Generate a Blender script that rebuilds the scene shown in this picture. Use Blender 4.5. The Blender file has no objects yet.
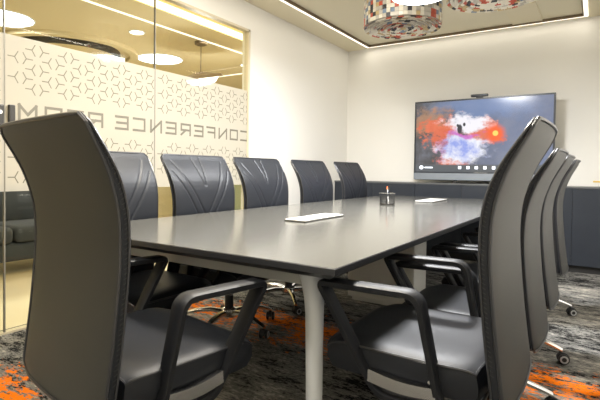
import bpy, math, random
from mathutils import Vector, Matrix
random.seed(7)
PI=math.pi
S=bpy.context.scene
C=S.collection
S.view_settings.view_transform='Standard'; S.view_settings.look='None'
S.view_settings.gamma=1; S.view_settings.exposure=0.45
S.view_settings.use_curve_mapping=False

# ------------------------------------------------------------------ materials
def mat(name,col,rough=.5,metal=0,bump=None,coat=0,var=.06,vscale=6,spec=.5,**kw):
    m=bpy.data.materials.new(name); m.use_nodes=True
    nt=m.node_tree; b=nt.nodes['Principled BSDF']
    b.inputs['Roughness'].default_value=rough; b.inputs['Metallic'].default_value=metal
    b.inputs['Coat Weight'].default_value=coat
    b.inputs['Specular IOR Level'].default_value=spec
    tc=nt.nodes.new('ShaderNodeTexCoord')
    n=nt.nodes.new('ShaderNodeTexNoise'); n.inputs['Scale'].default_value=vscale; n.inputs['Detail'].default_value=3
    nt.links.new(tc.outputs['Object'],n.inputs['Vector'])
    r=nt.nodes.new('ShaderNodeMix'); r.data_type='RGBA'
    a=[max(0,c*(1-var)) for c in col]; d=[min(1,c*(1+var)) for c in col]
    r.inputs[6].default_value=(*a,1); r.inputs[7].default_value=(*d,1)
    nt.links.new(n.outputs['Fac'],r.inputs[0]); nt.links.new(r.outputs[2],b.inputs['Base Color'])
    if bump:
        n2=nt.nodes.new('ShaderNodeTexNoise'); n2.inputs['Scale'].default_value=bump[0]; n2.inputs['Detail'].default_value=2
        nt.links.new(tc.outputs['Object'],n2.inputs['Vector'])
        bp=nt.nodes.new('ShaderNodeBump'); bp.inputs['Strength'].default_value=bump[1]; bp.inputs['Distance'].default_value=.002
        nt.links.new(n2.outputs['Fac'],bp.inputs['Height']); nt.links.new(bp.outputs[0],b.inputs['Normal'])
    return m
def emit(name,col,s):
    m=bpy.data.materials.new(name); m.use_nodes=True; nt=m.node_tree
    b=nt.nodes['Principled BSDF']; b.inputs['Base Color'].default_value=(*[c*.8 for c in col],1)
    b.inputs['Emission Color'].default_value=(*col,1); b.inputs['Emission Strength'].default_value=s
    return m
M={}
M['wall']=mat('wall_paint',(.80,.785,.74),.75,bump=(180,.08),var=.015,vscale=2)
M['ceil']=mat('ceiling_paint',(.76,.69,.51),.8,var=.015,vscale=2)
M['ceil_in']=mat('ceiling_panel_paint',(.74,.68,.51),.6,var=.02,vscale=2)
M['lobby_ceil']=mat('lobby_ceiling_paint',(.82,.72,.48),.8,var=.02,vscale=2)
M['lobby_wall']=mat('lobby_wall_paint',(.85,.74,.46),.8,var=.02,vscale=2)
M['leather']=mat('black_leather',(.015,.017,.022),.42,bump=(420,.3),var=.12,vscale=9,spec=.28)
M['leather_rear_lit']=mat('black_leather_rear_lit',(.040,.040,.037),.52,bump=(420,.3),var=.10,vscale=7,spec=.4)  # same leather as the front, with its warm lit sheen put into the colour
M['welt']=mat('leather_welt',(.018,.019,.023),.35,var=.1,spec=.6)
M['thread']=mat('grey_thread',(.08,.08,.075),.7)
M['plastic']=mat('black_plastic',(.022,.023,.026),.42,bump=(300,.15),var=.1)
M['arm']=mat('arm_satin_black',(.008,.009,.012),.50,var=.08,spec=.32)
M['chrome']=mat('chrome',(.42,.42,.43),.2,metal=1,var=.03)
M['alu']=mat('polished_aluminium',(.78,.77,.75),.22,metal=1,var=.03)
M['tyre']=mat('caster_tyre',(.02,.02,.022),.5)
M['hub']=mat('caster_hub_ring',(.45,.46,.47),.35)
M['edge']=mat('table_edge',(.022,.023,.026),.4,var=.1)
M['apron']=mat('painted_apron',(.44,.44,.41),.45,var=.02)
M['leg']=mat('painted_leg',(.60,.62,.64),.35,var=.02)
M['ped']=mat('pedestal_laminate',(.78,.77,.72),.5,var=.03)
M['console']=mat('console_laminate',(.030,.035,.045),.42,bump=(60,.1),var=.15,spec=.25)
M['console_top']=mat('console_top',(.10,.105,.11),.3,var=.1)
M['bezel']=mat('screen_bezel',(.03,.035,.045),.3)
M['chin']=mat('screen_chin',(.24,.27,.31),.35,metal=.3)
M['frame']=mat('glass_frame',(.62,.55,.40),.4)
M['joint']=mat('glass_joint',(.20,.19,.16),.3)
M['ink']=mat('film_line',(.17,.165,.13),.7,var=.05)
M['ink2']=mat('film_letter',(.16,.15,.12),.7,var=.05)
M['tile']=mat('lobby_tile',(.72,.63,.44),.35,var=.05,vscale=2)
M['sofa']=mat('sofa_fabric',(.065,.075,.09),.9,bump=(200,.5),var=.15,vscale=12)
M['sofa_leg']=mat('sofa_leg',(.02,.02,.02),.5)
M['mint']=mat('mint_laminate',(.55,.66,.55),.5)
M['white']=mat('white_plastic',(.82,.82,.80),.35,var=.02)
M['cup']=mat('wire_mesh',(.05,.052,.055),.4,metal=.6)
M['steel']=mat('brushed_rim',(.55,.56,.57),.25,metal=1)
M['orange']=mat('orange_plastic',(.80,.18,.06),.4)
M['bluepen']=mat('dark_blue_plastic',(.03,.04,.08),.3)
M['yellow']=mat('yellow_tape',(.75,.52,.12),.6)
M['dark']=mat('dark_metal',(.03,.028,.025),.4)
M['shade']=mat('pendant_shade',(.20,.15,.09),.5)
M['led']=emit('led_diffuser',(1,.94,.82),1.05)
M['led_warm']=emit('cove_diffuser',(1,.84,.5),2.2)
M['disc']=emit('disc_diffuser',(.95,.98,1),3)
M['bulb']=emit('bulb_glow',(1,.97,.9),2.5)
M['icon']=emit('screen_icon',(.85,.9,1),1.1)
for n,c in dict(m_cream=(.72,.68,.58),m_grey=(.50,.47,.41),m_red=(.50,.09,.05),m_black=(.04,.04,.045),m_blue=(.17,.23,.32),m_gold=(.50,.38,.20)).items():
    M[n]=mat('mosaic_'+n[2:],c,.45,var=.08)

def tabletop_mat():
    m=mat('tabletop_laminate',(.100,.099,.090),.16,var=.10,vscale=3,spec=.5); m.node_tree.nodes['Principled BSDF'].inputs['IOR'].default_value=1.85
    nt=m.node_tree; b=nt.nodes['Principled BSDF']
    tc=nt.nodes.new('ShaderNodeTexCoord'); mp=nt.nodes.new('ShaderNodeMapping'); mp.inputs['Scale'].default_value=(60,2,60)
    n=nt.nodes.new('ShaderNodeTexNoise'); n.inputs['Scale'].default_value=6
    nt.links.new(tc.outputs['Object'],mp.inputs[0]); nt.links.new(mp.outputs[0],n.inputs['Vector'])
    bp=nt.nodes.new('ShaderNodeBump'); bp.inputs['Strength'].default_value=.12; bp.inputs['Distance'].default_value=.001
    nt.links.new(n.outputs['Fac'],bp.inputs['Height']); nt.links.new(bp.outputs[0],b.inputs['Normal'])
    return m
M['top']=tabletop_mat()

class NT:
    """tiny node-expression helper"""
    def __init__(s,nt): s.nt=nt
    def math(s,op,a,b=None,c=None,clamp=False):
        n=s.nt.nodes.new('ShaderNodeMath'); n.operation=op; n.use_clamp=clamp
        for i,v in enumerate((a,b,c)):
            if v is None: continue
            if isinstance(v,(int,float)): n.inputs[i].default_value=v
            else: s.nt.links.new(v,n.inputs[i])
        return n.outputs[0]
    def noise(s,vec,scale,detail=4,rough=.6,scl=None):
        if scl:
            mp=s.nt.nodes.new('ShaderNodeMapping'); mp.inputs['Scale'].default_value=scl; s.nt.links.new(vec,mp.inputs[0]); vec=mp.outputs[0]
        n=s.nt.nodes.new('ShaderNodeTexNoise'); n.inputs['Scale'].default_value=scale; n.inputs['Detail'].default_value=detail; n.inputs['Roughness'].default_value=rough
        s.nt.links.new(vec,n.inputs['Vector']); return n.outputs['Fac']
    def ramp(s,v,a,b):
        n=s.nt.nodes.new('ShaderNodeMapRange'); n.interpolation_type='SMOOTHSTEP'
        s.nt.links.new(v,n.inputs[0]); n.inputs[1].default_value=a; n.inputs[2].default_value=b; return n.outputs[0]
    def mix(s,f,a,b):
        n=s.nt.nodes.new('ShaderNodeMix'); n.data_type='RGBA'
        if isinstance(f,(int,float)): n.inputs[0].default_value=f
        else: s.nt.links.new(f,n.inputs[0])
        for i,v in ((6,a),(7,b)):
            if isinstance(v,tuple): n.inputs[i].default_value=(*v,1)
            else: s.nt.links.new(v,n.inputs[i])
        return n.outputs[2]
def glass_mat():
    m=bpy.data.materials.new('clear_glass'); m.use_nodes=True; nt=m.node_tree; nt.nodes.clear()
    o=nt.nodes.new('ShaderNodeOutputMaterial'); t=nt.nodes.new('ShaderNodeBsdfTransparent'); t.inputs[0].default_value=(.95,.97,.95,1)
    g=nt.nodes.new('ShaderNodeBsdfGlossy'); g.inputs['Roughness'].default_value=.01
    k=NT(nt); lw=nt.nodes.new('ShaderNodeLayerWeight'); lw.inputs['Blend'].default_value=.5
    fr=k.math('ADD',.035,k.math('MULTIPLY',.90,k.math('POWER',lw.outputs['Facing'],5)))
    x=nt.nodes.new('ShaderNodeMixShader'); nt.links.new(fr,x.inputs[0]); nt.links.new(t.outputs[0],x.inputs[1]); nt.links.new(g.outputs[0],x.inputs[2]); nt.links.new(x.outputs[0],o.inputs[0])
    return m
M['glass']=glass_mat()
def film_mat():
    m=bpy.data.materials.new('frosted_film'); m.use_nodes=True; nt=m.node_tree; nt.nodes.clear()
    o=nt.nodes.new('ShaderNodeOutputMaterial'); t=nt.nodes.new('ShaderNodeBsdfTransparent'); t.inputs[0].default_value=(.95,.9,.8,1)
    d=nt.nodes.new('ShaderNodeBsdfDiffuse'); d.inputs[0].default_value=(.68,.66,.60,1)
    r=nt.nodes.new('ShaderNodeBsdfTranslucent'); r.inputs[0].default_value=(.54,.53,.50,1)
    a=nt.nodes.new('ShaderNodeMixShader'); a.inputs[0].default_value=.5
    nt.links.new(d.outputs[0],a.inputs[1]); nt.links.new(r.outputs[0],a.inputs[2])
    x=nt.nodes.new('ShaderNodeMixShader'); x.inputs[0].default_value=.86
    nt.links.new(t.outputs[0],x.inputs[1]); nt.links.new(a.outputs[0],x.inputs[2]); nt.links.new(x.outputs[0],o.inputs[0])
    return m
M['film']=film_mat()

def carpet_mat():
    m=bpy.data.materials.new('patterned_carpet'); m.use_nodes=True; nt=m.node_tree; b=nt.nodes['Principled BSDF']
    b.inputs['Roughness'].default_value=.95; b.inputs['Specular IOR Level'].default_value=.1
    k=NT(nt); v=nt.nodes.new('ShaderNodeTexCoord').outputs['Object']
    sp=nt.nodes.new('ShaderNodeSeparateXYZ'); nt.links.new(v,sp.inputs[0])
    big=k.noise(v,1.2,3,.5,(.6,1.3,1))
    mid=k.noise(v,10,8,.76,(.6,1.5,1))
    fine=k.noise(v,60,4,.75,(.6,1.4,1))
    val=k.math('ADD',k.math('MULTIPLY',mid,.56),k.math('ADD',k.math('MULTIPLY',big,.30),k.math('MULTIPLY',fine,.40)))
    f1=k.ramp(val,.57,.625); f2=k.ramp(val,.655,.72)
    col=k.mix(f1,(.009,.009,.009),(.20,.195,.18))
    col=k.mix(f2,col,(.46,.43,.37))
    # orange tufts in loose bands across the room
    wob=k.noise(v,2.2,3,.6)
    yy=k.math('ADD',sp.outputs['Y'],k.math('MULTIPLY',k.math('SUBTRACT',wob,.5),1.1))
    b1=k.math('SUBTRACT',1,k.math('DIVIDE',k.math('ABSOLUTE',k.math('SUBTRACT',yy,2.62)),.42))
    b2=k.math('SUBTRACT',1,k.math('DIVIDE',k.math('ABSOLUTE',k.math('SUBTRACT',yy,.98)),.30))
    bx=k.ramp(sp.outputs['X'],-1.6,-2.1)
    b2=k.math('MULTIPLY',b2,bx)
    band=k.math('MAXIMUM',b1,b2)
    on=k.noise(v,22,6,.8,(.7,1.5,1))
    of=k.ramp(k.math('ADD',k.math('MULTIPLY',band,.20),on),.625,.66)
    of=k.math('MULTIPLY',of,k.ramp(band,0,.12))
    col=k.mix(of,col,(.92,.21,.004))
    nt.links.new(col,b.inputs['Base Color'])
    bp=nt.nodes.new('ShaderNodeBump'); bp.inputs['Strength'].default_value=.6; bp.inputs['Distance'].default_value=.004
    nt.links.new(k.noise(v,220,2),bp.inputs['Height']); nt.links.new(bp.outputs[0],b.inputs['Normal'])
    return m
M['carpet']=carpet_mat()

def screen_mat(W,H):
    m=bpy.data.materials.new('lit_screen_nebula'); m.use_nodes=True; nt=m.node_tree; b=nt.nodes['Principled BSDF']
    b.inputs['Base Color'].default_value=(.01,.01,.012,1); b.inputs['Roughness'].default_value=.12
    k=NT(nt); v=nt.nodes.new('ShaderNodeTexCoord').outputs['Object']
    sp=nt.nodes.new('ShaderNodeSeparateXYZ'); nt.links.new(v,sp.inputs[0])
    n1=k.noise(v,4.5,6,.65); n2=k.noise(v,7.5,6,.7,(1,1,1.6)); n3=k.noise(v,3.2,5,.6)
    s0=k.math('DIVIDE',sp.outputs['X'],W); t0=k.math('DIVIDE',sp.outputs['Z'],H)
    wn=nt.nodes.new('ShaderNodeTexNoise'); wn.inputs['Scale'].default_value=4.2; wn.inputs['Detail'].default_value=5; wn.inputs['Roughness'].default_value=.6
    nt.links.new(v,wn.inputs['Vector']); wc=nt.nodes.new('ShaderNodeSeparateColor'); nt.links.new(wn.outputs['Color'],wc.inputs[0])
    s1=k.math('ADD',s0,k.math('MULTIPLY',k.math('SUBTRACT',wc.outputs[0],.5),.30))
    t1=k.math('ADD',t0,k.math('MULTIPLY',k.math('SUBTRACT',wc.outputs[1],.5),.42))
    s,t=s1,t1
    def blob(cx,cz,rx,rz,amp=.9,soft=.6):
        dx=k.math('DIVIDE',k.math('SUBTRACT',s,cx),rx); dz=k.math('DIVIDE',k.math('SUBTRACT',t,cz),rz)
        d=k.math('SQRT',k.math('ADD',k.math('MULTIPLY',dx,dx),k.math('MULTIPLY',dz,dz)))
        d=k.math('ADD',d,k.math('MULTIPLY',k.math('SUBTRACT',n2,.5),amp*2))
        return k.ramp(d,1+soft/2,1-soft/2)
    col=k.mix(k.ramp(s,.25,.75),(.085,.085,.09),(.17,.21,.33))
    col=k.mix(k.math('MULTIPLY',k.ramp(n3,.42,.68),.55),col,(.26,.28,.36))
    col=k.mix(k.math('MULTIPLY',blob(.52,.93,.34,.18,.5,1.0),.75),col,(.20,.29,.52))
    col=k.mix(k.math('MULTIPLY',blob(.13,.70,.16,.20,.9),.8),col,(.48,.27,.16))
    red=k.mix(n1,(.55,.05,.02),(1.0,.30,.16))
    col=k.mix(blob(.24,.58,.17,.20,2.0),col,red)
    col=k.mix(blob(.28,.30,.11,.20,1.8),col,red)
    col=k.mix(blob(.52,.56,.12,.19,1.9),col,red)
    col=k.mix(blob(.33,.12,.10,.07,1.0),col,red)
    col=k.mix(blob(.42,.70,.15,.11,1.6,1.0),col,(.95,.93,1.0))
    col=k.mix(blob(.37,.33,.19,.20,.9,.6),col,k.mix(k.ramp(n1,.35,.62),(.30,.38,.85),(.92,.93,1.0)))
    col=k.mix(k.math('MULTIPLY',blob(.40,.525,.13,.045,1.6,1.2),.8),col,(.62,.12,.62))
    s,t=s0,t0
    col=k.mix(blob(.352,.60,.018,.065,.5,.5),col,(.05,.05,.06))
    col=k.mix(blob(.335,.655,.009,.02,.3,.5),col,(.05,.05,.06))
    col=k.mix(blob(.385,.665,.010,.025,.3,.5),col,(.05,.05,.06))
    col=k.mix(blob(.615,.53,.062,.11,.3,.9),col,(1.0,.14,.03))
    col=k.mix(blob(.615,.53,.020,.036,.0,.3),col,(1.0,.75,.15))
    col=k.mix(k.ramp(t,.115,.09),col,(.12,.13,.14))
    nt.links.new(col,b.inputs['Emission Color']); b.inputs['Emission Strength'].default_value=.72
    return m

# ------------------------------------------------------------------ mesh helpers
class MB:
    def __init__(s): s.v=[]; s.f=[]; s.mi=[]; s.mats=[]
    def _m(s,m):
        if m is None: return 0
        if m not in s.mats: s.mats.append(m)
        return s.mats.index(m)
    def add(s,vs,fs,m=None,T=None):
        o=len(s.v); i=s._m(m)
        for p in vs:
            p=Vector(p); s.v.append(tuple(T@p if T is not None else p))
        for f in fs: s.f.append([a+o for a in f]); s.mi.append(i)
    def box(s,x0,x1,y0,y1,z0,z1,m=None,T=None,b=0):
        if b<=0:
            vs=[(x,y,z) for z in(z0,z1) for y in(y0,y1) for x in(x0,x1)]
            fs=[(0,2,3,1),(4,5,7,6),(0,1,5,4),(2,6,7,3),(0,4,6,2),(1,3,7,5)]
            s.add(vs,fs,m,T); return
        import bmesh
        bm=bmesh.new(); bmesh.ops.create_cube(bm,size=1)
        for q in bm.verts: q.co=Vector(((x0+x1)/2+q.co.x*(x1-x0),(y0+y1)/2+q.co.y*(y1-y0),(z0+z1)/2+q.co.z*(z1-z0)))
        bmesh.ops.bevel(bm,geom=bm.edges[:]+bm.verts[:],offset=b,segments=3,profile=.5,affect='EDGES')
        bm.verts.index_update()
        s.add([q.co.copy() for q in bm.verts],[[q.index for q in f.verts] for f in bm.faces],m,T); bm.free()
    def cyl(s,p0,p1,r0,r1=None,n=16,m=None,caps=True):
        r1=r0 if r1 is None else r1
        s.tube([p0,p1],[r0,r1],n,m,caps)
    def tube(s,pts,rad,n=8,m=None,caps=True,closed=False):
        pts=[Vector(p) for p in pts]; L=len(pts)
        if not isinstance(rad,(list,tuple)): rad=[rad]*L
        vs=[];fs=[]; ref=None
        for i,p in enumerate(pts):
            a=pts[(i-1)%L] if (closed or i>0) else pts[i]; c=pts[(i+1)%L] if (closed or i<L-1) else pts[i]
            t=(c-a).normalized()
            if ref is None:
                ref=Vector((0,0,1)) if abs(t.z)<.9 else Vector((1,0,0))
            u=(ref-t*ref.dot(t)).normalized(); w=t.cross(u); ref=u
            for k in range(n):
                an=2*PI*k/n; vs.append(p+(u*math.cos(an)+w*math.sin(an))*rad[i])
        R=L if closed else L-1
        for i in range(R):
            j=(i+1)%L
            for k in range(n): fs.append((i*n+k,i*n+(k+1)%n,j*n+(k+1)%n,j*n+k))
        if caps and not closed:
            fs.append(list(range(n))[::-1]); fs.append([(L-1)*n+k for k in range(n)])
        s.add(vs,fs,m)
    def lathe(s,prof,c,n=32,m=None,T=None):
        vs=[];fs=[]
        for r,z in prof:
            for k in range(n): a=2*PI*k/n; vs.append((c[0]+r*math.cos(a),c[1]+r*math.sin(a),c[2]+z))
        for i in range(len(prof)-1):
            for k in range(n): fs.append((i*n+k,i*n+(k+1)%n,(i+1)*n+(k+1)%n,(i+1)*n+k))
        s.add(vs,fs,m,T)
    def build(s,name,m=None,parent=None,smooth=False,loc=None):
        me=bpy.data.meshes.new(name); me.from_pydata(s.v,[],s.f)
        ms=s.mats if s.mats else [m]
        for q in ms: me.materials.append(q)
        if s.mats:
            for p,i in zip(me.polygons,s.mi): p.material_index=i
        import bmesh
        bm=bmesh.new(); bm.from_mesh(me); bmesh.ops.recalc_face_normals(bm,faces=bm.faces); bm.to_mesh(me); bm.free()
        if smooth:
            for p in me.polygons: p.use_smooth=True
            me.set_sharp_from_angle(angle=math.radians(38))
        o=bpy.data.objects.new(name,me); C.objects.link(o)
        if parent: o.parent=parent
        if loc: o.location=loc
        return o
def tag(o,label=None,cat=None,group=None,kind=None):
    if label: o['label']=label
    if cat: o['category']=cat
    if group: o['group']=group
    if kind: o['kind']=kind
    return o
def thing(name,label,cat,loc=(0,0,0),rz=0,group=None):
    o=bpy.data.objects.new(name,None); C.objects.link(o); o.empty_display_size=.1
    o.location=loc; o.rotation_euler=(0,0,rz); return tag(o,label,cat,group)
def copy_tree(o,parent=None):
    c=o.copy(); C.objects.link(c); c.parent=parent
    for ch in list(o.children): copy_tree(ch,c)
    return c
def struct(name,mb,m=None,label=None,parent=None,smooth=False):
    o=mb.build(name,m,parent,smooth)
    if not parent: o['kind']='structure'
    if label: o['label']=label
    return o
def BX(*a,b=0,m=None):
    q=MB(); q.box(*a,b=b,m=m); return q

# ------------------------------------------------------------------ room shell
XW=-3.0; YB=6.17; XR=.36; YR=-1.6; H=2.75; G1=3.87; GT=2.48
struct('floor',BX(-3.1,XR+.1,YR-.1,YB+.1,-.1,0),M['carpet'],'grey, black and orange patterned carpet')
struct('wall_back',BX(-3.1,XR+.1,YB,YB+.12,0,H+.12),M['wall'])
struct('wall_right',BX(XR,XR+.1,YR,YB,0,H+.12),M['wall'])
struct('wall_rear',BX(-3.1,XR+.1,YR-.1,YR,0,H+.12),M['wall'])
struct('wall_left',BX(-3.1,XW,G1,YB,0,H+.12),M['wall'])
struct('wall_header',BX(-3.1,XW,YR,G1,GT,H+.12),M['wall'])
# ceiling: border plus a slightly raised panel ringed by the LED channel
LX0,LX1,LY0,LY1=-2.672,-.12,-1.0,6.09
mb=MB()
mb.box(-3.1,LX0,YR-.1,YB+.1,H,H+.12); mb.box(LX1,XR+.1,YR-.1,YB+.1,H,H+.12)
mb.box(LX0,LX1,LY1,YB+.1,H,H+.12); mb.box(LX0,LX1,YR-.1,LY0,H,H+.12)
struct('ceiling',mb,M['ceil'])
struct('ceiling_panel',BX(LX0,LX1,LY0,LY1,H+.015,H+.12),M['ceil_in'],'ceiling field inside the light strip')
struct('trim_1',BX(-.85,-.55,5.36,LY1-.05,H+.001,H+.015),M['ceil'],'shallow beige ceiling access panel')
q=BX(-.83,-.56,LY1+.005,YB-.0,H-.012,H); struct('trim_2',q,M['ceil'],'shallow beige ceiling access panel beyond the light strip')

# LED channel: one rectangular lamp
t=thing('led_light_strip','thin white LED light strip edging the rectangular ceiling field','ceiling light',((LX0+LX1)/2,(LY0+LY1)/2,H))
cx,cy=(LX0+LX1)/2,(LY0+LY1)/2
def ringstrip(x0,x1,y0,y1,w,z0,z1):
    q=MB(); q.box(x0,x1,y0,y0+w,z0,z1); q.box(x0,x1,y1-w,y1,z0,z1); q.box(x0,x0+w,y0+w,y1-w,z0,z1); q.box(x1-w,x1,y0+w,y1-w,z0,z1); return q
hx,hy=(LX1-LX0)/2,(LY1-LY0)/2
ringstrip(-hx,hx,-hy,hy,.038,-.012,.013).build('light_diffuser',M['led'],t)
ringstrip(-hx+.038,hx-.038,-hy+.038,hy-.038,.014,-.016,.013).build('channel',M['shade'],t)
def area(name,parent,loc,sx,sy,power,col=(1,.95,.86),rot=(0,0,0),shape='RECTANGLE'):
    l=bpy.data.lights.new(name,'AREA'); l.shape=shape; l.size=sx; l.size_y=sy; l.energy=power; l.color=col
    o=bpy.data.objects.new(name,l); C.objects.link(o); o.location=loc; o.rotation_euler=rot
    if parent: o.parent=parent
    return o
LP=1.0
for lx,ly,sx,sy,p in((-hx,0,.03,2*hy,6),(hx,0,.03,2*hy,6),(0,hy,2*hx,.03,1),(0,-hy,2*hx,.03,3)):
    area('strip_light',t,(lx*(1-.015/hx) if lx else 0,ly*(1-.015/hy) if ly else 0,-.02),sx,sy,p*LP,(1,.92,.78))

# ------------------------------------------------------------------ glass partition
joints=[-1.6,-.98,.24,1.44,2.62,G1]
FZ0,FZ1=.885,1.852
def ystar(mb,y,z,typ,xf):
    for a in ((180,60,-60) if typ=='A' else (0,120,240)):
        a=math.radians(a); L=.043; w=.0034
        # drawn as seen from the room: image-right is +y
        dy,dz=math.cos(a),math.sin(a); ny,nz=-dz*w,dy*w
        p=[(xf,y+ny,z+nz),(xf,y-ny,z-nz),(xf,y+dy*L-ny,z+dz*L-nz),(xf,y+dy*L+ny,z+dz*L+nz)]
        mb.add(p,[(0,1,2,3)])
LET={
 'C':[[(1,0),(0,0),(0,1),(1,1)]],
 'O':[[(0,0),(1,0),(1,1),(0,1),(0,0)]],
 'N':[[(0,0),(0,1),(1,0),(1,1)]],
 'F':[[(0,0),(0,1),(1,1)],[(0,.5),(.85,.5)]],
 'E':[[(1,0),(0,0),(0,1),(1,1)],[(0,.5),(.9,.5)]],
 'R':[[(0,0),(0,1),(1,1),(1,.45),(0,.45)],[(.5,.45),(1,0)]],
 'M':[[(0,0),(0,1),(.5,.35),(1,1),(1,0)]],
}
def letter(mb,ch,y0,xf,w=.108,h=.090,z0=1.338,th=.009):
    # y0 = right-hand edge seen from the room; text is read from the other side
    def P(a,b): return (y0-a*w, z0+b*h)
    for path in LET[ch]:
        pts=[P(*p) for p in path]
        for (ya,za),(yb,zb) in zip(pts,pts[1:]):
            xf+=.00015
            d=Vector((yb-ya,zb-za)); d.normalize(); n=Vector((-d.y,d.x))*th; e=d*th
            mb.add([(xf,ya-e.x+n.x,za-e.y+n.y),(xf,ya-e.x-n.x,za-e.y-n.y),(xf,yb+e.x-n.x,zb+e.y-n.y),(xf,yb+e.x+n.x,zb+e.y+n.y)],[(0,1,2,3)])
chars=[('C',3.85),('O',3.686),('N',3.52),('F',3.35),('E',3.187),('R',3.024),('E',2.852),('N',2.688),('C',2.515),('E',2.352),('R',2.126),('O',1.967),('O',1.808),('M',1.636)]
V=.125;Pp=V*.866
for i,(y0,y1) in enumerate(zip(joints,joints[1:])):
    g=0.004
    pane=struct('window_%d'%(i+1),BX(XW-.022,XW-.010,y0+g,y1-g,.012,GT-.012),M['glass'],'clear glass partition pane')
    f=MB(); f.add([(XW-.009,y0+g,FZ0),(XW-.009,y1-g,FZ0),(XW-.009,y1-g,FZ1),(XW-.009,y0+g,FZ1)],[(0,1,2,3)])
    f.build('frosted_film',M['film'],pane)['label']='cream frosted film band'
    pm=MB(); col=0; y=-2.0
    while y<G1+.2:
        for typ,dy,off in(('B',0,0),('A',Pp/3,V/2)):
            z=FZ0-.1+off+(V/2 if col%2 else 0)
            while z<FZ1:
                yy=y+dy
                if y0+.035<yy<y1-.02 and FZ0+.03<z<FZ1-.012 and not(1.285<z<1.475 and yy>1.45): ystar(pm,yy,z,typ,XW-.0082)
                z+=V
        y+=Pp; col+=1
    if pm.v: pm.build('star_pattern',M['ink'],pane)
    lm=MB()
    for ch,yr in chars:
        c=yr-.055
        if y0<=c<y1: letter(lm,ch,yr,XW-.0083)
    if lm.v: lm.build('lettering',M['ink2'],pane)['label']='grey mirrored lettering on the film'
k=0
for y in joints[1:-1]:
    k+=1; struct('trim_%d'%(k+2),BX(XW-.024,XW-.008,y-.004,y+.004,.012,GT),M['joint'],'vertical joint between glass panes')
q=MB(); q.box(XW-.05,XW+.004,G1-.028,G1,.0,GT); q.box(XW-.05,XW+.004,YR,G1,GT-.022,GT); q.box(XW-.05,XW-.002,YR,G1,0,.012)
struct('trim_8',q,M['frame'],'beige metal frame of the glass partition')
# glass door hardware across the joint at y=1.44
t=thing('glass_door_lock','black two-piece lock plates on the glass joint, with a white button','door lock',(XW-.008,1.40,1.28))
BX(0,.028,-.06,.025,0,.135,b=.006).build('lock_plate',M['dark'],t)
BX(0,.028,.055,.092,0,.140,b=.006).build('keeper_plate',M['dark'],t)
q=MB(); q.cyl((.027,.0,.088),(.034,.0,.088),.012,n=20); q.build('button',M['white'],t,True)['label']='white round button'

# ------------------------------------------------------------------ lobby seen through the glass
struct('floor_lobby',BX(-8,-3.1,-2.5,9,-.1,0),M['tile'],'beige stone floor beyond the glass')
struct('ceiling_lobby',BX(-8,-3.95,-2.5,9,H,H+.1),M['lobby_ceil'])
struct('ceiling_cove',BX(-3.95,-3.1,-2.5,9,H+.22,H+.32),M['lobby_wall'])
struct('trim_9',BX(-3.98,-3.951,-2.5,9,H+.1,H+.25),M['lobby_ceil'],'cove fascia')
struct('wall_lobby_back',BX(-8,-3.1,9,9.1,0,H+.3),M['lobby_wall'])
struct('wall_lobby_left',BX(-8.1,-8,-2.5,9,0,H+.3),M['lobby_wall'])
struct('wall_lobby_front',BX(-8,-3.1,-2.6,-2.5,0,H+.3),M['lobby_wall'])
struct('wall_lobby_side',BX(-3.15,-3.1,YB+.12,9,0,H+.3),M['lobby_wall'])
q=BX(-3.948,-3.93,-2.4,8.9,H+.01,H+.085); tag(q.build('cove_light_strip',M['led_warm']),'thick bright cove light strip beyond the glass partition','ceiling light')
area('cove_light',None,(-3.55,3.5,H+.19),.5,7,20,(1,.66,.22))
t=thing('led_light_strip','thin LED light line crossing the yellow lobby ceiling','ceiling light',(-4.37,2.5,H))
q=MB(); q.box(-.018,.018,-4.6,4.1,-.008,0); q.box(-1.9,-.018,4.064,4.1,-.008,0); q.build('light_diffuser',M['led'],t)
area('lobby_strip_light',t,(0,0,-.02),.04,8,8,(1,.85,.6))
def disc_light(x,y,r,label,group=None,mt='disc',power=0,z=H):
    t=thing('disc_light' if r>.15 else 'downlight',label,'ceiling light',(x,y,z),0,group)
    q=MB(); q.lathe([(0,-.012),(r*.96,-.012),(r,-.006)],(0,0,0),40); q.build('light_diffuser',M[mt],t)
    q=MB(); q.lathe([(r,-.006),(r+.015,-.010),(r+.02,0)],(0,0,0),40); q.build('trim_ring',M['white'],t,True)
    if power: area('disc_lamp',t,(0,0,-.02),2*r,2*r,power,(1,.93,.82),shape='DISK')
    return t
disc_light(-5.72,2.70,.34,'round flat lobby ceiling light nearest the left edge of the photo',power=19)
disc_light(-5.70,5.06,.34,'round flat lobby ceiling light above the lettering, crossed by a glass joint',power=19)
disc_light(-4.83,3.91,.085,'small lobby downlight left of the glass joint',power=6,mt='bulb')
disc_light(-4.80,6.09,.085,'small lobby downlight beside the right end of the glass',power=6,mt='bulb')
# round ceiling ring
t=thing('ceiling_ring','large round ceiling ring with a dark inner groove in the lobby','ceiling feature',(-6.4,3.95,H))
q=MB(); q.lathe([(.98,-.0),(.98,-.05),(.90,-.06),(.86,-.05),(.86,0)],(0,0,0),64); q.build('outer_ring',M['lobby_ceil'],t,True)
q=MB(); q.lathe([(.72,0),(.72,-.07),(.69,-.09),(.66,-.07),(.66,0)],(0,0,0),64); q.build('groove',M['dark'],t,True)['label']='dark ring'
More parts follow.
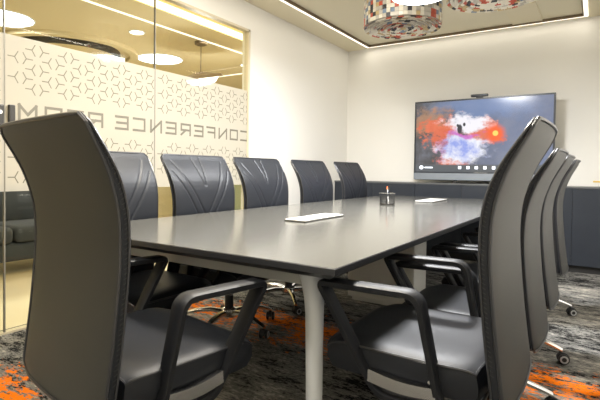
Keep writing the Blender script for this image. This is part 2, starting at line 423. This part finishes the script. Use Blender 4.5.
# pendant
t=thing('pendant_lamp','pendant lamp on a thin cord with a wide dark shade beyond the glass','pendant lamp',(-4.46,4.675,H))
q=MB(); q.lathe([(0,0),(.085,0),(.085,-.035),(.05,-.05),(0,-.05)],(0,0,0),28); q.build('canopy',M['shade'],t,True)
q=MB(); q.cyl((0,0,-.04),(0,0,-.45),.006,n=8); q.build('cord',M['shade'],t)
T=Matrix.Translation((0,0,-.40))@Matrix.Rotation(math.radians(14),4,'X')
q=MB(); q.lathe([(.02,0),(.07,-.012),(.27,-.05),(.29,-.09),(.28,-.09),(.26,-.06),(.07,-.03),(.02,-.02)],(0,0,0),36,T=T); q.build('shade',M['shade'],t,True)
q=MB(); q.lathe([(0,-.19),(.10,-.18),(.18,-.15),(.24,-.075),(.07,-.045),(0,-.04)],(0,0,0),30,T=T); q.build('diffuser',M['bulb'],t,True)['label']='glowing white diffuser'
l=bpy.data.lights.new('pendant_light','POINT'); l.energy=22; l.color=(1,.98,.95); l.shadow_soft_size=.12
o=bpy.data.objects.new('pendant_light',l); C.objects.link(o); o.parent=t; o.location=(0,0,-.80)
# sofa
t=thing('sofa','grey-blue fabric sofa seen through the clear lower glass','sofa',(-5.05,2.30,0),PI/2)
def sofa():
    BX(-1.1,1.1,-.42,.42,.12,.30,b=.03).build('base',M['sofa'],t,True)
    for s in(-1,1):
        BX(s*1.1-.12,s*1.1+.12,-.44,.44,.12,.60,b=.05).build('armrest',M['sofa'],t,True)
        BX(min(s*.01,s*.97),max(s*.01,s*.97),-.46,.22,.30,.46,b=.05).build('seat_cushion',M['sofa'],t,True)
        BX(min(s*.01,s*.97),max(s*.01,s*.97),.17,.36,.42,.84,b=.06).build('back_cushion',M['sofa'],t,True)
        for y in(-.36,.36): BX(s*1.05-.025,s*1.05+.025,y-.025,y+.025,0,.125).build('leg',M['sofa_leg'],t)
    BX(-1.2,1.2,.30,.44,.12,.80,b=.04).build('backrest',M['sofa'],t,True)
sofa()
# pale green cabinet behind the film
t=thing('lobby_cabinet','pale green cabinet seen through the lower glass between two chairs','cabinet',(-6.5,8.0,0),PI/2)
BX(-1.0,.75,-.25,.25,.06,1.12,b=.01).build('body',M['mint'],t); BX(-.96,.71,-.22,.22,0,.06).build('plinth',M['sofa_leg'],t)
for s in range(3): BX(-.99+s*.58,-.99+s*.58+.57,-.268,-.25,.07,1.11).build('door',M['mint'],t)

# ------------------------------------------------------------------ mosaic drum pendants
mcol=['m_cream']*7+['m_grey']*4+['m_red']*2+['m_black']*3+['m_blue']*2+['m_gold']*2
def drum(x,y,r,z0,z1,label,lit=False,group='mosaic drum lamps over the table'):
    t=thing('drum_lamp',label,'ceiling lamp',(x,y,z0),0,group)
    mcol=['m_cream']*5+['m_grey']*7+['m_red']*2+['m_black']*2+['m_blue']*2+['m_gold']*2
    hgt=z1-z0
    q=MB(); q.lathe([(r-.012,0),(r-.012,hgt)],(0,0,0),48); q.build('drum_body',M['m_grey'],t,True)
    q=MB(); q.cyl((0,0,hgt-.01),(0,0,H+.015-z0),.012,n=10); q.build('stem',M['dark'],t)
    q=MB(); n=60; rows=max(3,int(hgt/.034))
    for i in range(n):
        for j in range(rows):
            a=2*PI*i/n; T=Matrix.Rotation(a,4,'Z')@Matrix.Translation((r-.010,0,(j+.5)*hgt/rows))@Matrix.Rotation(random.uniform(-.12,.12),4,'Z')
            w=PI*r/n*.93; h=hgt/rows*.46
            q.box(-.004,.006,-w,w,-h,h,m=M[random.choice(mcol)],T=T)
    o=q.build('mosaic_side',None,t); o['label']='patchwork of cream, red, black and blue tiles'
    if lit:
        q=MB(); q.lathe([(0,-.015),(r*.93,-.012),(r*.97,0)],(0,0,0),48); q.build('light_diffuser',M['disc'],t)['label']='glowing white disc'
    else:
        q=MB(); q.lathe([(0,.01),(r-.01,.01)],(0,0,0),40); q.build('bottom_plate',M['m_grey'],t)
        q=MB(); k=0
        rr=.035
        while rr<r+.01:
            m=int(2*PI*rr/.052)
            for i in range(m):
                a=2*PI*(i+.5*(k%2))/m
                T=Matrix.Rotation(a,4,'Z')@Matrix.Translation((rr,0,-.008))@Matrix.Rotation(random.uniform(.45,.8),4,'Y')
                q.box(-.013,.013,-.023,.023,-.002,.002,m=M[random.choice(['m_cream']*8+['m_grey']*2+['m_red']*3+['m_black']*2+['m_blue']+['m_gold']*3)],T=T)
            rr+=.030; k+=1
        q.build('petal_bottom',None,t)['label']='layered petals under the drum'
    return t
drum(-1.535,4.28,.355,2.385,2.72,'patchwork drum ceiling lamp with petal underside, whole one over the far table half')
drum(-.70,3.98,.33,2.415,2.72,'patchwork drum ceiling lamp cut by the photo top, right of the lit disc')
B=drum(-1.13,3.52,.225,2.37,2.70,'round lamp whose glowing white disc overlaps the patchwork drum',lit=True)
area('drum_light',B,(0,0,-.03),.42,.42,85,(.97,.98,1),shape='DISK')
# unseen round lamps near the camera, added to brighten the room evenly
for i,(x,y) in enumerate(((-1.4,2.2),(-1.4,.4))):
    disc_light(x,y,.25,('unseen added round ceiling light over the near table end','unseen added round ceiling light near the camera')[i],power=(95,35)[i],z=H+.015)

# ------------------------------------------------------------------ table
TX0,TX1,TY0,TY1=-2.125,-.632,1.236,5.47
t=thing('conference_table','long dark grey conference table with pale grey legs','table',((TX0+TX1)/2,(TY0+TY1)/2,0))
hx,hy=(TX1-TX0)/2,(TY1-TY0)/2
q=MB()
r0=[(-hx,-hy),(hx,-hy),(hx,hy),(-hx,hy)]
def inset(d): return [(-hx+d,-hy+d),(hx-d,-hy+d),(hx-d,hy-d),(-hx+d,hy-d)]
lv=[(inset(.003),.750),(inset(0),.747),(inset(0),.728),(inset(.035),.708)]
vs=[(x,y,z) for ring,z in lv for x,y in ring]; fs=[(0,1,2,3),(12,15,14,13)]
q2=MB(); q2.add(vs[:4],[(0,1,2,3)])
for i in range(3):
    for k in range(4): fs.append((i*4+k,i*4+(k+1)%4,(i+1)*4+(k+1)%4,(i+1)*4+k))
q.add(vs,[fs[0]],M['top']); q.add(vs,fs[1:],M['edge'])
q.build('tabletop',None,t)
q=MB(); q.box(-hx+.16,hx-.16,-hy+.165,-hy+.205,.640,.708); q.box(-hx+.16,hx-.16,hy-.205,hy-.165,.640,.708)
q.box(-hx+.36,-hx+.40,-hy+.205,hy-.205,.655,.708); q.box(hx-.40,hx-.36,-hy+.205,hy-.205,.655,.708)
q.build('apron',M['apron'],t)
def table_leg(sx,sy):
    q=MB(); pts=[];rad=[]
    xt,yt=sx*(hx-.158),sy*(hy-.160)
    for z,r,o in((.708,.060,.028),(.69,.052,.022),(.65,.042,.012),(.60,.035,.004),(.55,.032,0),(.30,.029,-.006),(.02,.025,-.012),(.0,.025,-.012)):
        pts.append((xt-sx*o,yt-sy*o,z)); rad.append(r)
    q.tube(pts,rad,20); return q
for sx in(-1,1):
    for sy in(-1,1): table_leg(sx,sy).build('leg',M['leg'],t,True)
for yy in(3.45,):
    y=yy-(TY0+TY1)/2
    q=MB(); q.box(-.27,.27,y,y+.30,.03,.708,b=.006); q.box(-.24,.24,y+.02,y+.28,0,.03)
    q.build('pedestal',M['ped'],t)
def flap(x0,x1,y0,y1,label):
    t=thing('cable_box',label,'cable box',((x0+x1)/2,(y0+y1)/2,.75))
    a,b=(x1-x0)/2,(y1-y0)/2
    BX(-a,a,-b,b,0,.006,b=.002).build('frame',M['dark'],t)
    BX(-a+.003,a-.003,-b+.003,b-.003,.006,.013,b=.002).build('lid',M['white'],t)['label']='white lid'
flap(-1.462,-1.325,2.22,2.70,'flat white cable box lid near the middle of the table')
flap(-1.44,-1.27,4.45,4.98,'flat white cable box lid at the far end of the table')
# pen holder
t=thing('pen_holder','black wire mesh pen cup standing on the far half of the table','pen holder',(-1.49,3.87,.75))
q=MB(); r=.062
for k in range(28):
    a=2*PI*k/28; b=a+.5
    q.tube([(r*math.cos(a),r*math.sin(a),.006),(r*math.cos(a+.25),r*math.sin(a+.25),.05),(r*math.cos(b),r*math.sin(b),.098)],.0013,4)
    b=a-.5; q.tube([(r*math.cos(a),r*math.sin(a),.006),(r*math.cos(a-.25),r*math.sin(a-.25),.05),(r*math.cos(b),r*math.sin(b),.098)],.0013,4)
q.build('mesh_cup',M['cup'],t)
q=MB(); q.lathe([(0,0),(r+.002,0),(r+.002,.014),(r-.002,.014),(0,.006)],(0,0,0),28); q.build('base',M['dark'],t,True)
q=MB(); q.tube([((r+.006)*math.cos(2*PI*k/28),(r+.006)*math.sin(2*PI*k/28),.100) for k in range(28)],.003,6,closed=True); q.build('rim',M['steel'],t,True)
for i,(dx,dy,lx,ly,L,mt,lab,cm) in enumerate(((.012,.0,-.016,.01,.150,'white','white pen with an orange cap in the mesh cup','orange'),(-.012,.01,.022,-.01,.135,'bluepen','dark pen leaning right in the mesh cup','dark'),(.0,-.015,.008,-.02,.125,'dark','black pencil leaning to the front of the mesh cup','dark'))):
    p=thing('pen',lab,'pen',(-1.49+dx,3.87+dy,.758))
    q=MB(); q.tube([(0,0,0),(lx,ly,L*.82)],.0045,8); q.build('barrel',M[mt],p,True)
    q=MB(); q.tube([(lx,ly,L*.82),(lx*1.2,ly*1.2,L)],[.0055,.005],8); q.build('cap',M[cm],p,True)

# ------------------------------------------------------------------ console and display
CY=5.795
t=thing('credenza','long dark charcoal credenza standing along the back wall','cabinet',((XW+XR)/2,(CY+YB)/2,0))
hw=(XR-XW)/2; d=(YB-CY)/2
BX(-hw+.004,hw-.004,-d+.02,d-.002,.075,.885).build('body',M['console'],t)
BX(-hw+.004,hw-.004,-d,d-.002,.885,.905,b=.003).build('top',M['console_top'],t)
BX(-hw+.02,hw-.02,-d+.05,d-.01,0,.075).build('plinth',M['sofa_leg'],t)
n=6; w=(2*hw-.02)/n
for i in range(n): BX(-hw+.01+i*w+.0015,-hw+.01+(i+1)*w-.0015,-d+.002,-d+.02,.080,.882).build('door',M['console'],t)
TVx0,TVx1,TVz0,TVz1=-1.921,-.388,.940,1.915; TY=5.885
t=thing('display_screen','large wall display showing a red and blue nebula','display',(TVx0,TY,TVz0))
W=TVx1-TVx0; Hh=TVz1-TVz0
BX(0,W,.012,.07,0,Hh,b=.006).build('housing',M['bezel'],t,True)
q=MB(); q.box(0,W,0,.014,Hh-.018,Hh); q.box(0,W,0,.014,.085,.103); q.box(0,.018,0,.014,.103,Hh-.018); q.box(W-.018,W,0,.014,.103,Hh-.018)
q.build('bezel',M['bezel'],t)
BX(.0,W,-.006,.014,.004,.085,b=.003).build('speaker_bar',M['chin'],t)['label']='grey speaker bar'
BX(W/2-.05,W/2+.10,-.008,-.005,.092,.097).build('logo_plate',M['steel'],t)
sw,sh=W-.036,Hh-.121
q=MB(); q.add([(0,0,0),(sw,0,0),(sw,0,sh),(0,0,sh)],[(0,1,2,3)])
sc=q.build('screen',screen_mat(sw,sh),t,loc=(.018,.009,.103)); sc['label']='lit screen with a nebula picture'
q=MB(); q.cyl((.075,-.001,.052),(.075,-.003,.052),.024,n=20); q.build('screen_icon',M['icon'],sc)
q=MB(); q.box(.115,.215,-.003,-.001,.044,.058); q.build('screen_icon',M['icon'],sc)
for i in range(6):
    x=.535+i*.094; q=MB(); q.box(x-.017,x+.017,-.003,-.001,.036,.070,b=.0); q.build('screen_icon',M['icon'],sc)
for x in(W/2-.27,W/2+.27):
    q=MB(); q.box(x-.03,x+.03,-.02,.10,-.035,-.028); q.box(x-.015,x+.015,.02,.05,-.03,.01); q.build('stand',M['dark'],t)
BX(.4,W-.4,.07,YB-TY-.002,.3,.7).build('wall_bracket',M['dark'],t)
t=thing('conference_camera','black bar webcam sitting on top of the display','camera',(-1.165,TY+.03,TVz1))
BX(-.035,.035,-.03,.03,0,.018,b=.003).build('clip',M['dark'],t,True)
BX(-.095,.095,-.035,.012,.014,.045,b=.010).build('body',M['bezel'],t,True)
q=MB(); q.cyl((0,-.035,.03),(0,-.040,.03),.011,n=18); q.build('lens',M['dark'],t,True)
BX(-.035,.045,YB-.004,YB,.948,.965).build('wall_tape',M['yellow']); tag(bpy.data.objects['wall_tape'],'small yellow tape strip stuck on the back wall above the credenza','tape')

# ------------------------------------------------------------------ chairs
BW=.287
PR=[(.34,-.268),(.40,-.258),(.46,-.251),(.52,-.243),(.60,-.235),(.68,-.228),(.76,-.223),(.84,-.224),(.90,-.231),(.96,-.248),(1.01,-.270),(1.06,-.300),(1.10,-.326),(1.13,-.345)]
def yc(z):
    z=max(PR[0][0],min(PR[-1][0],z))
    for (a,ya),(b,yb) in zip(PR,PR[1:]):
        if z<=b:
            u=(z-a)/(b-a); return ya+(yb-ya)*u
    return PR[-1][1]
def ycs(z): return (yc(z-.03)+2*yc(z)+yc(z+.03))/4
def hw_at(z):
    w=.283+.020*max(0,min(1,(z-.80)/.30))**1.2-.006*max(0,(.75-z))/.4
    t=(z-1.095)/.035
    if t>0: w-=.022*(1-math.sqrt(max(0,1-min(1,t)**2)))
    t=(.38-z)/.04
    if t>0: w-=.035*(1-math.sqrt(max(0,1-min(1,t)**2)))
    return w
SEG=[((-.83,1.085),(.02,.70)),((-.93,1.02),(-.20,.70)),((.83,1.085),(-.02,.70)),((.93,1.02),(.20,.70)),((-.14,1.115),(-.03,.93)),((.14,1.115),(.03,.93))]
def groove(x,z):
    h=0
    for (a,b) in SEG:
        ax,az=a[0]*BW,a[1]; bx,bz=b[0]*BW,b[1]
        dx,dz=bx-ax,bz-az; L=dx*dx+dz*dz
        u=max(0,min(1,((x-ax)*dx+(z-az)*dz)/L)); d=math.hypot(x-ax-dx*u,z-az-dz*u)
        h-=.0050*math.exp(-(d/.0058)**2)
    return h
def front_y(s,z):
    x=s*hw_at(z); e=abs(s)
    k=1-.62*max(0,min(1,(z-.95)/.18))**1.3
    y=ycs(z)+(.012+.012*(1-e**6))*k+.012*s*s
    return y+groove(x,z)*(1 if e<.97 else 0)
def rear_y(s,z):
    e=abs(s)
    k=1-.75*max(0,min(1,(z-.95)/.18))**1.3
    return ycs(z)-(.014+.008*(1-e**8))*k+.012*s*s
NS,NZ=116,150; Z0,Z1=.34,1.13
def backrest():
    q=MB(); vs=[];fs=[]
    ss=[-math.cos(PI*i/NS)*.35+(-1+2*i/NS)*.65 for i in range(NS+1)]
    zs=[Z0+(Z1-Z0)*j/NZ for j in range(NZ+1)]
    for z in zs:
        for s in ss: vs.append((s*hw_at(z),front_y(s,z),z))
    n=NS+1
    for j in range(NZ):
        for i in range(NS): fs.append((j*n+i,j*n+i+1,(j+1)*n+i+1,(j+1)*n+i))
    q.add(vs,fs)
    # side band joining the front pad and the rear panel
    loop=rim(front_y); loop2=rim(rear_y); L=len(loop)
    q.add(loop+loop2,[(k,(k+1)%L,L+(k+1)%L,L+k) for k in range(L)])
    return q
def rim(fy,grow=0):
    pts=[]
    for j in range(41): z=Z0+(Z1-Z0)*j/40; pts.append((hw_at(z)+grow,fy(1,z),z))
    for i in range(1,16): s=1-2*i/16; pts.append((s*(hw_at(Z1)+grow),fy(s if abs(s)<.97 else s,Z1),Z1+grow))
    for j in range(40,-1,-1): z=Z0+(Z1-Z0)*j/40; pts.append((-(hw_at(z)+grow),fy(-1,z),z))
    for i in range(1,16): s=-1+2*i/16; pts.append((s*(hw_at(Z0)+grow),fy(s,Z0),Z0-grow))
    return pts
def rear_panel():
    q=MB(); vs=[];fs=[]; n=25; m=41
    for j in range(m):
        z=Z0+(Z1-Z0)*j/(m-1)
        for i in range(n):
            s=-1+2*i/(n-1); vs.append((s*hw_at(z),rear_y(s,z),z))
    for j in range(m-1):
        for i in range(n-1): fs.append((j*n+i,j*n+i+1,(j+1)*n+i+1,(j+1)*n+i))
    q.add(vs,fs); return q
def stitches(side):
    q=MB()
    for sx in(side,):
        z=.44
        while z<1.10:
            fy=front_y(1,z); ry=rear_y(1,z); y=fy+(ry-fy)*.36
            x=sx*(hw_at(z)+.0015); dz=.0065; y2=front_y(1,z+dz)*.66+rear_y(1,z+dz)*.34+.004
            q.tube([(x,y-.003,z),(x+sx*.0012,(y+y2)/2,z+dz/2),(x,y2+.003,z+dz)],.0007,5)
            z+=.013
    return q
def seat():
    q=MB(); n=40; vs=[];fs=[]
    X0=.270; Y0,Y1=-.205,.285
    def P(u,v,side): # u,v in -1..1
        e=max(abs(u),abs(v))
        x=u*X0; y=(Y0+Y1)/2+v*(Y1-Y0)/2
        k=(abs(u)**5+abs(v)**5)**.2
        if k>1e-6 and e>0:
            f=e/k; f=1-(1-f)*.40; x*=f; y=(Y0+Y1)/2+(y-(Y0+Y1)/2)*f
        top=.450-.014*abs(u)**10-.010*math.exp(-((u/.7)**2+(v/.8)**2))*1.2-.030*max(0,v-.6)**2*4-.010*abs(v)**12
        if side: return (x,y,top)
        return (x*.985,(y-.02)*.97+.01,.345-.004*max(0,v))
    for side in(1,0):
        for j in range(n+1):
            for i in range(n+1): vs.append(P(-1+2*i/n,-1+2*j/n,side))
    N=(n+1)**2
    for o in(0,N):
        for j in range(n):
            for i in range(n): fs.append((o+j*(n+1)+i,o+j*(n+1)+i+1,o+(j+1)*(n+1)+i+1,o+(j+1)*(n+1)+i))
    per=[i for i in range(n+1)]+[j*(n+1)+n for j in range(1,n+1)]+[n*(n+1)+i for i in range(n-1,-1,-1)]+[j*(n+1) for j in range(n-1,0,-1)]
    # side wall with a soft bulge
    L=len(per); mid=[]
    for p in per:
        a=Vector(vs[p]); b=Vector(vs[p+N]); c=Vector((0,(Y0+Y1)/2,0)); m=(a+b)/2; o=Vector((m.x,m.y-c.y,0)); o.normalize(); mid.append(tuple(m+o*.010))
    b0=len(vs); vs+=mid
    for k in range(L):
        k2=(k+1)%L
        fs.append((per[k],per[k2],b0+k2,b0+k)); fs.append((b0+k,b0+k2,per[k2]+N,per[k]+N))
    q.add(vs,fs)
    pip=[Vector(vs[p])+Vector((0,0,-.002)) for p in per]
    return q,pip
def rrect_path(pts,r,n=6):
    out=[]; L=len(pts)
    for i in range(L):
        p=Vector(pts[i]); a=Vector(pts[i-1]); b=Vector(pts[(i+1)%L]); rr=r[i] if isinstance(r,(list,tuple)) else r
        p0=p+(a-p).normalized()*rr; p1=p+(b-p).normalized()*rr
        for k in range(n+1):
            t=k/n; out.append(p0*(1-t)**2+p*2*t*(1-t)+p1*t*t)
    return out
def arm_loop(sx):
    # closed loop in the y/z plane: rear-bottom, front-bottom, front-top, rear-top
    path=rrect_path([(-.105,.305),(.085,.305),(.283,.628),(-.040,.632)],[.03,.04,.024,.040])
    L=len(path); q=MB(); vs=[];fs=[]
    c=Vector((.04,.5)); xo=sx*.288
    for i,p in enumerate(path):
        a=path[i-1]; b=path[(i+1)%L]; t=(b-a).normalized(); nrm=Vector((t.y,-t.x))
        if nrm.dot(p-c)<0: nrm=-nrm
        up=max(0,min(1,(p.y-.55)/.06)); w=.025+.005*up; h=.0105+.001*up
        low=max(0,min(1,(.42-p.y)/.06)); xoff=xo-sx*.012*low
        for dx,dn in((-w,-h*.7),(-w,h*.6),(-w*.75,h),(w*.75,h),(w,h*.6),(w,-h*.7),(w*.75,-h),(-w*.75,-h)):
            r=p+nrm*dn; vs.append((xoff+dx,r.x,r.y))
    for i in range(L):
        j=(i+1)%L
        for k in range(8): fs.append((i*8+k,i*8+(k+1)%8,j*8+(k+1)%8,j*8+k))
    q.add(vs,fs); return q
def arm_bracket(sx):
    # curved chrome plate between the two feet of the loop
    q=MB(); x=sx*.290; vs=[];fs=[]; n=14
    for i in range(n+1):
        t=i/n; y=-.095+.205*t; zt=.374-.010*math.sin(PI*t)+.008*t; zb=.324-.012*math.sin(PI*t)
        for dx,z in((-.012,zb),(-.002,zb),(.013,zb*.6+zt*.4),(.009,zt),(-.012,zt)): vs.append((x+sx*dx,y,z))
    for i in range(n):
        for k in range(5): fs.append((i*5+k,i*5+(k+1)%5,(i+1)*5+(k+1)%5,(i+1)*5+k))
    fs+= [tuple(range(5)),tuple(n*5+k for k in range(5))]
    q.add(vs,fs); return q
def make_chair():
    t=thing('office_chair','x','chair')
    up=[]
    b=backrest().build('backrest',M['leather'],t,True)
    q=MB(); q.tube(rim(front_y,.001),.0042,6,closed=True); q.build('piping',M['welt'],b,True)
    q=MB(); q.tube(rim(rear_y,.001),.0058,6,closed=True); q.build('piping',M['welt'],b,True)
    for sd in(-1,1): stitches(sd).build('stitching',M['thread'],b)
    r=rear_panel().build('back_panel',M['leather_rear_lit'],t,True)
    sq,pip=seat(); s=sq.build('seat',M['leather'],t,True)
    q=MB(); q.tube(pip,.0045,6,closed=True); q.build('piping',M['welt'],s,True)
    q=MB(); q.box(-.235,.235,-.21,.20,.325,.350,b=.010); sh=q.build('seat_shell',M['plastic'],t,True)
    up+=[b,r,s,sh]
    for sx in(-1,1):
        up.append(arm_loop(sx).build('armrest',M['arm'],t,True)); up.append(arm_bracket(sx).build('arm_bracket',M['chrome'],t,True))
        up[-1]['label']='chrome bracket plate'
        q=MB(); q.cyl((sx*.25,-.075,.385),(sx*.2905,-.075,.385),.006,n=12); up.append(q.build('bolt',M['steel'],t,True))
    q=MB(); q.box(-.10,.10,-.14,.12,.285,.340,b=.012); q.box(-.25,.25,-.05,-.01,.315,.338,b=.006); q.box(-.25,.25,.04,.08,.315,.338,b=.006)
    q.box(-.05,.05,-.25,-.12,.315,.345,b=.010); q.box(-.045,.045,-.262,-.235,.32,.40,b=.006)
    up.append(q.build('tilt_mechanism',M['plastic'],t,True))
    q=MB(); q.tube([(.09,.02,.31),(.2,.05,.305),(.25,.055,.30)],[.006,.006,.010],8); up.append(q.build('lever',M['plastic'],t,True))
    q=MB(); q.cyl((0,0,.10),(0,0,.215),.030,.028,20); q.build('gas_lift',M['plastic'],t,True)
    q=MB(); q.cyl((0,0,.12),(0,0,.30),.015,n=16); up.append(q.build('piston',M['chrome'],t,True))
    q=MB(); q.lathe([(.0,.075),(.045,.075),(.052,.09),(.048,.125),(.034,.135),(0,.135)],(0,0,0),24); q.build('base_hub',M['alu'],t,True)
    lq=MB(); cp=MB(); wqs=[MB(),MB()]; hqs=[MB(),MB()]
    pts=[(.035,0,.108),(.12,0,.118),(.22,0,.108),(.29,0,.086),(.322,0,.074)]
    # leg: flattened tapering bar
    vs=[];fs=[]
    for i,p in enumerate(pts):
        w=.021-.010*i/4; h=.014-.007*i/4
        for dy,dz in((-w,-h),(-w,h*.2),(-w*.55,h),(w*.55,h),(w,h*.2),(w,-h)): vs.append((p[0],dy,p[2]+dz))
    for i in range(4):
        for k in range(6): fs.append((i*6+k,i*6+(k+1)%6,(i+1)*6+(k+1)%6,(i+1)*6+k))
    fs+=[tuple(range(6)),tuple(24+k for k in range(6))]
    lq.add(vs,fs)
    cp.cyl((0,0,.045),(0,0,.076),.008,n=10)
    # hood over the wheels
    n=12; hv=[];hf=[]
    for s_ in(-.010,.010):
        for k in range(n+1):
            a=math.radians(-15+ 200*k/n); hv.append((.012+.031*math.cos(a),s_,.030+.031*math.sin(a)))
    for k in range(n): hf.append((k,k+1,n+2+k,n+1+k))
    hf.append(tuple(range(n+1))); hf.append(tuple(n+1+k for k in range(n+1)))
    cp.add(hv,hf)
    for s_,wq in zip((-1,1),wqs): wq.lathe([(0,-.008),(.022,-.008),(.0275,-.005),(.0285,0),(.0275,.005),(.022,.008),(0,.008)],(0,0,0),24,T=Matrix.Translation((.012,s_*.019,.0285))@Matrix.Rotation(PI/2,4,'X'))
    for s_,hq in zip((-1,1),hqs): hq.lathe([(.012,0),(.013,-.0015),(.020,-.0015),(.021,0)],(0,0,0),24,T=Matrix.Translation((.012,s_*.0278,.0285))@Matrix.Rotation(s_*PI/2,4,'X'))
    first=None
    for k in range(5):
        a=2*PI*k/5-PI/2+.0
        if k==0:
            l=lq.build('base_leg',M['alu'],t,True); c=cp.build('caster',M['plastic'],t,True); ws=[x.build('wheel',M['tyre'],c,True) for x in wqs]; hs=[x.build('wheel_hub',M['hub'],c,True) for x in hqs]; first=(l,c)
        else:
            l=first[0].copy(); C.objects.link(l); l.parent=t
            c=copy_tree(first[1],t)
        l.rotation_euler=(0,0,a); c.location=(.312*math.cos(a),.312*math.sin(a),0); c.rotation_euler=(0,0,a+[.4,-1.1,2.0,.9,-.5][k])
    return t
UP={'backrest','back_panel','seat','seat_shell','armrest','arm_bracket','bolt','tilt_mechanism','lever','piston'}
BASE={'base_leg','caster','base_hub'}
def setup(c,x,y,rz,label,lift=0,spin=0,group=None):
    c.location=(x,y,0); c.rotation_euler=(0,0,rz); c['label']=label
    if group: c['group']=group
    for ch in c.children:
        n=ch.name.split('.')[0]
        if n in UP: ch.location.z+=lift
        if n in('base_leg','caster','base_hub') and spin:
            v=Vector(ch.location); R=Matrix.Rotation(spin,3,'Z'); ch.location=R@v; e=ch.rotation_euler; ch.rotation_euler=(0,0,e.z+spin)
proto=make_chair()
L='chairs along the glass and left wall side of the table'; R='chairs along the right side of the table'
spots=[
 (-1.25,1.03,math.radians(-9),'black leather office chair at the near end of the table, rear fills photo left',.038,0,None),
 (-.458,1.64,PI/2,'nearest black leather chair on the right side, armrest loop in full view',.05,0,R),
 (-.455,2.32,PI/2,'second black leather chair on the right side, directly behind the nearest one',0,.12,R),
 (-.452,3.02,PI/2,'third black leather chair on the right side, second from last',0,-.1,R),
 (-.45,4.00,PI/2,'farthest black leather chair on the right side, closest to the dark credenza',0,.1,R),
 (-1.98,1.64,-PI/2,'black leather chair on the left side, partly hidden behind the big near chair',0,.2,L),
 (-1.98,2.36,-PI/2,'black leather chair on the left side in front of the middle of CONFERENCE lettering',0,.5,L),
 (-1.98,3.08,-PI/2,'black leather chair on the left side where the glass meets the white wall',0,-.2,L),
 (-1.98,3.90,-PI/2,'black leather chair against the plain white wall, second from the far corner',0,.3,L),
 (-1.98,4.74,-PI/2,'black leather chair on the left side nearest the far room corner',0,0,L),
]
chairs=[proto]+[copy_tree(proto) for _ in spots[1:]]
for c,(x,y,rz,lab,lift,spin,g) in zip(chairs,spots): setup(c,x,y,rz,lab,lift,spin,g)

# ------------------------------------------------------------------ camera
f,yaw,pitch,roll,h,sx,sy=469.35,.597,-.025,.013,1.04,-22.1,-18.4
Fv=Vector((-math.sin(yaw)*math.cos(pitch),math.cos(yaw)*math.cos(pitch),math.sin(pitch)))
R0=Vector((math.cos(yaw),math.sin(yaw),0)); U0=R0.cross(Fv)
c_,s_=math.cos(roll),math.sin(roll); Rv=R0*c_+U0*s_; Uv=-R0*s_+U0*c_
cam=bpy.data.cameras.new('camera'); co=bpy.data.objects.new('camera',cam); C.objects.link(co)
m=Matrix((Rv,Uv,-Fv)).transposed().to_4x4(); m.translation=Vector((0,0,h)); co.matrix_world=m
cam.sensor_fit='HORIZONTAL'; cam.sensor_width=36; cam.lens=36*f/600; cam.shift_x=-sx/600; cam.shift_y=sy/600
cam.clip_start=.05
S.camera=co
w=bpy.data.worlds.new('world'); w.use_nodes=True; w.node_tree.nodes['Background'].inputs[0].default_value=(1,.95,.88,1); w.node_tree.nodes['Background'].inputs[1].default_value=.3
S.world=w
